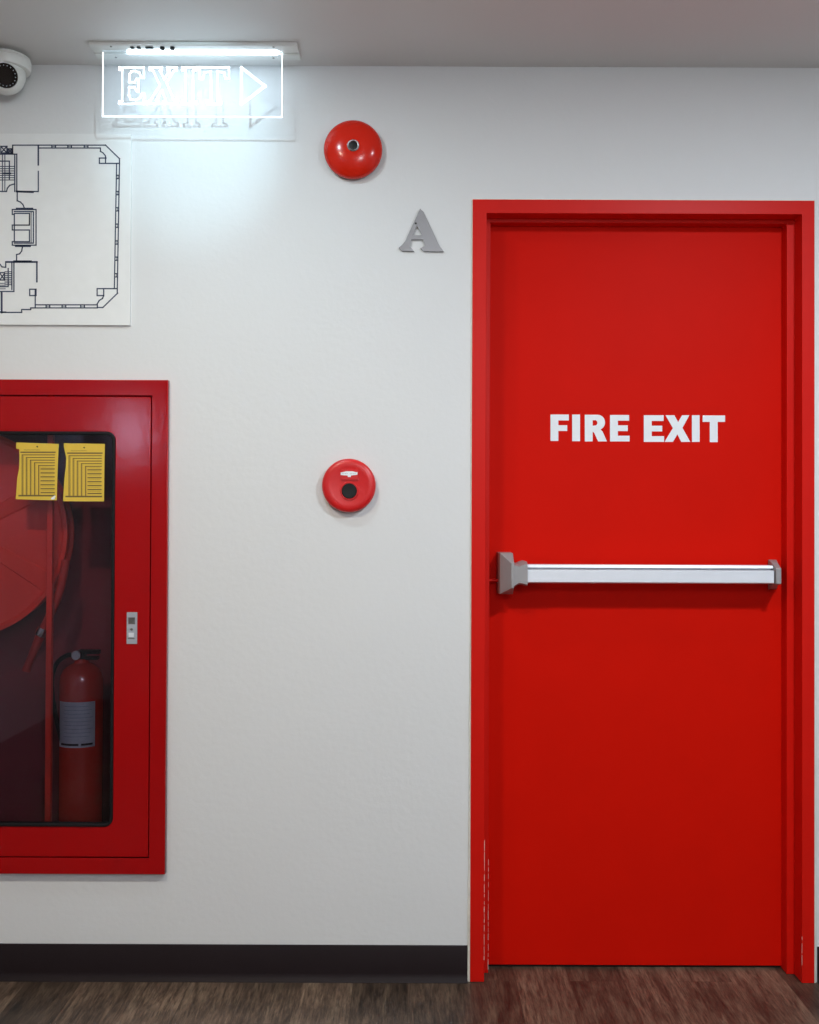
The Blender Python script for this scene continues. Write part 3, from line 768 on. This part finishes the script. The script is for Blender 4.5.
# little switch block, screws
bm = bmesh.new()
for px_, r in ((172, 0.006), (162, 0.006)):
    c_ = W(px_, 48.5, -0.128); lathe(bm, [(0, -0.007), (r, -0.006), (r, 0), (0, 0)], (c_.x, -0.124, CEIL-pt+0.0002), axis='z', seg=20)
for px_ in (132, 138.5): 
    c_ = W(px_, 48.5, -0.128); box(bm, c_.x-0.005, c_.x+0.004, -0.128, -0.119, CEIL-pt-0.003, CEIL-pt+0.0002)
c_ = W(149, 48.5, -0.128); box(bm, c_.x-0.010, c_.x+0.010, -0.128, -0.121, CEIL-pt-0.003, CEIL-pt+0.0002)
finish('indicator_buttons', bm, M['black_plastic'], sgn, smooth=True)
for px_, y_ in ((111, -0.128), (273.5, -0.128), (116, -0.066), (273.5, -0.066)):
    c_ = W(px_, 50, y_); bm = bmesh.new(); lathe(bm, [(0, -0.002), (0.003, -0.0015), (0.003, 0)], (c_.x, y_, CEIL-pt+0.0003), axis='z', seg=16)
    finish('screw', bm, M['screw'], sgn)
ax0, ax1 = W(102.6, 90, yp).x, W(282.2, 90, yp).x; az0 = W(190, 117.0, yp).z
pan = plate('acrylic_panel', [[(ax0, az0), (ax1, az0), (ax1, CEIL-pt+0.0035), (ax0, CEIL-pt+0.0035)]], yp-0.002, yp+0.002, M['acrylic'], sgn)
ew = 0.0016
join_plates('lit_edge', [plate_mesh([rrect(ax0-0.0004, ax0+ew*0.8, az0, CEIL-pt-0.001, 0)], yp-0.0022, yp+0.0022), plate_mesh([rrect(ax1-ew*0.8, ax1+0.0004, az0, CEIL-pt-0.001, 0)], yp-0.0022, yp+0.0022), plate_mesh([rrect(ax0, ax1, az0-0.0004, az0+ew, 0)], yp-0.0022, yp+0.0022)], M['lit_groove'], pan)
# engraved outline letters
bm = bmesh.new()
P = lambda a, b: XZ(a, b, yp-0.0021)
def path(pts, w=0.0040, closed=True):
    q = pts + [pts[0]] if closed else pts
    for a, b in zip(q, q[1:]): line_quad(bm, P(*a), P(*b), w, yp-0.0024, 0.0006)
zE = lambda lst: [(80 + a/6.825, 35 + b/6.825) for a, b in lst]
path(zE([(268,222),(436,222),(436,290),(418,290),(404,256),(378,246),(350,250),(338,268),(336,322),(372,322),(386,300),(400,300),(400,384),(386,384),(372,356),(336,356),(334,412),(346,438),(378,444),(408,430),(424,398),(438,400),(434,470),(268,470),(268,455),(288,452),(288,240),(268,238)]))
path(zE([(476,222),(560,222),(560,240),(545,244),(575,300),(612,244),(596,238),(596,222),(662,222),(662,240),(640,246),(590,325),(640,440),(664,452),(664,470),(570,470),(570,452),(586,448),(560,380),(520,446),(536,454),(536,470),(456,470),(456,454),(480,446),(545,345),(500,245),(476,238)]))
path([(182,67.4),(196.5,67.4),(196.5,70),(193,70.6),(193,101),(196.5,101.5),(196.5,104),(182,104),(182,101.5),(185.5,101),(185.5,70.6),(182,70)])
path([(199.5,67.4),(229,67.4),(229,78.5),(225.5,78.5),(224,72.5),(217.5,71.5),(217.5,101),(221,101.5),(221,104),(207.5,104),(207.5,101.5),(211,101),(211,71.5),(204.5,72.5),(203,78.5),(199.5,78.5)])
path([(241.5,67.6),(265.0,86.2),(241.5,104.2)], 0.0058)
finish('engraved_lettering', bm, M['lit_groove'], pan)
# led strip in the slot of the plate
bm = bmesh.new(); box(bm, W(128, 60, yp).x, ax1-0.012, yp-0.010, yp-0.0035, CEIL-pt-0.005, CEIL-pt+0.0036)
box(bm, W(128, 60, yp).x, ax1-0.012, yp+0.0035, yp+0.010, CEIL-pt-0.001, CEIL-pt+0.0036)
finish('led_strip', bm, M['led'], sgn)

# ------------------------------------------------------------------ security camera
yc = -0.061
cc = W(8.5, 60, yc); Rb = 0.0585
sc_ = thing('security_camera', (cc.x, yc, CEIL), 'white dome security camera with black lens under the ceiling', 'camera')
bm = bmesh.new()
lathe(bm, [(0, -0.0004), (Rb*0.60, -0.0004), (Rb*0.60, -0.010), (Rb*0.96, -0.011), (Rb*0.98, -0.015), (Rb*0.955, -0.0175), (Rb, -0.020), (Rb, -0.036), (Rb*0.95, -0.043), (Rb*0.80, -0.045), (0, -0.045)], (cc.x, yc, CEIL), axis='z', seg=72)
finish('mounting_base', bm, M['white_plastic'], sc_, smooth=True)
bc_ = Vector((W(5.2,73,yc).x, yc-0.003, W(5,74.5,yc).z)); Rs = 0.0535
bm = bmesh.new()
pr = [(Rs*math.sin(math.radians(a)), Rs*math.cos(math.radians(a))) for a in range(42, 181, 6)]
pr = [(0, pr[0][1]-0.004), (pr[0][0]*0.86, pr[0][1]-0.004), (pr[0][0]*0.90, pr[0][1]+0.001)] + pr
lathe(bm, pr, (0, 0, 0), axis='-y', seg=64)
aim = Matrix.Rotation(math.radians(24), 4, 'Z') @ Matrix.Rotation(math.radians(28), 4, 'X')
def aimed(bm): bmesh.ops.transform(bm, matrix=Matrix.Translation(bc_) @ aim, verts=bm.verts[:])
aimed(bm); finish('camera_ball', bm, M['white_plastic'], sc_, smooth=True)
bm = bmesh.new()
rl = pr[0][0]; rl = Rs*math.sin(math.radians(42)); hl = Rs*math.cos(math.radians(42))
lathe(bm, [(0, hl-0.002), (rl*0.60, hl-0.002), (rl*0.62, hl-0.0005), (rl*0.87, hl-0.0005), (rl*0.87, hl-0.0035)], (0,0,0), axis='-y', seg=48)
aimed(bm); lens = finish('lens_window', bm, M['lens_black'], sc_, smooth=True)
bm = bmesh.new()
for k in range(18):
    a = 2*math.pi*k/18; lathe(bm, [(0, hl+0.0006), (0.0013, hl+0.0002), (0.0013, hl-0.001)], (rl*0.72*math.cos(a), 0, rl*0.72*math.sin(a)), axis='-y', seg=10)
aimed(bm); finish('infrared_leds', bm, M['silver_label'], lens)
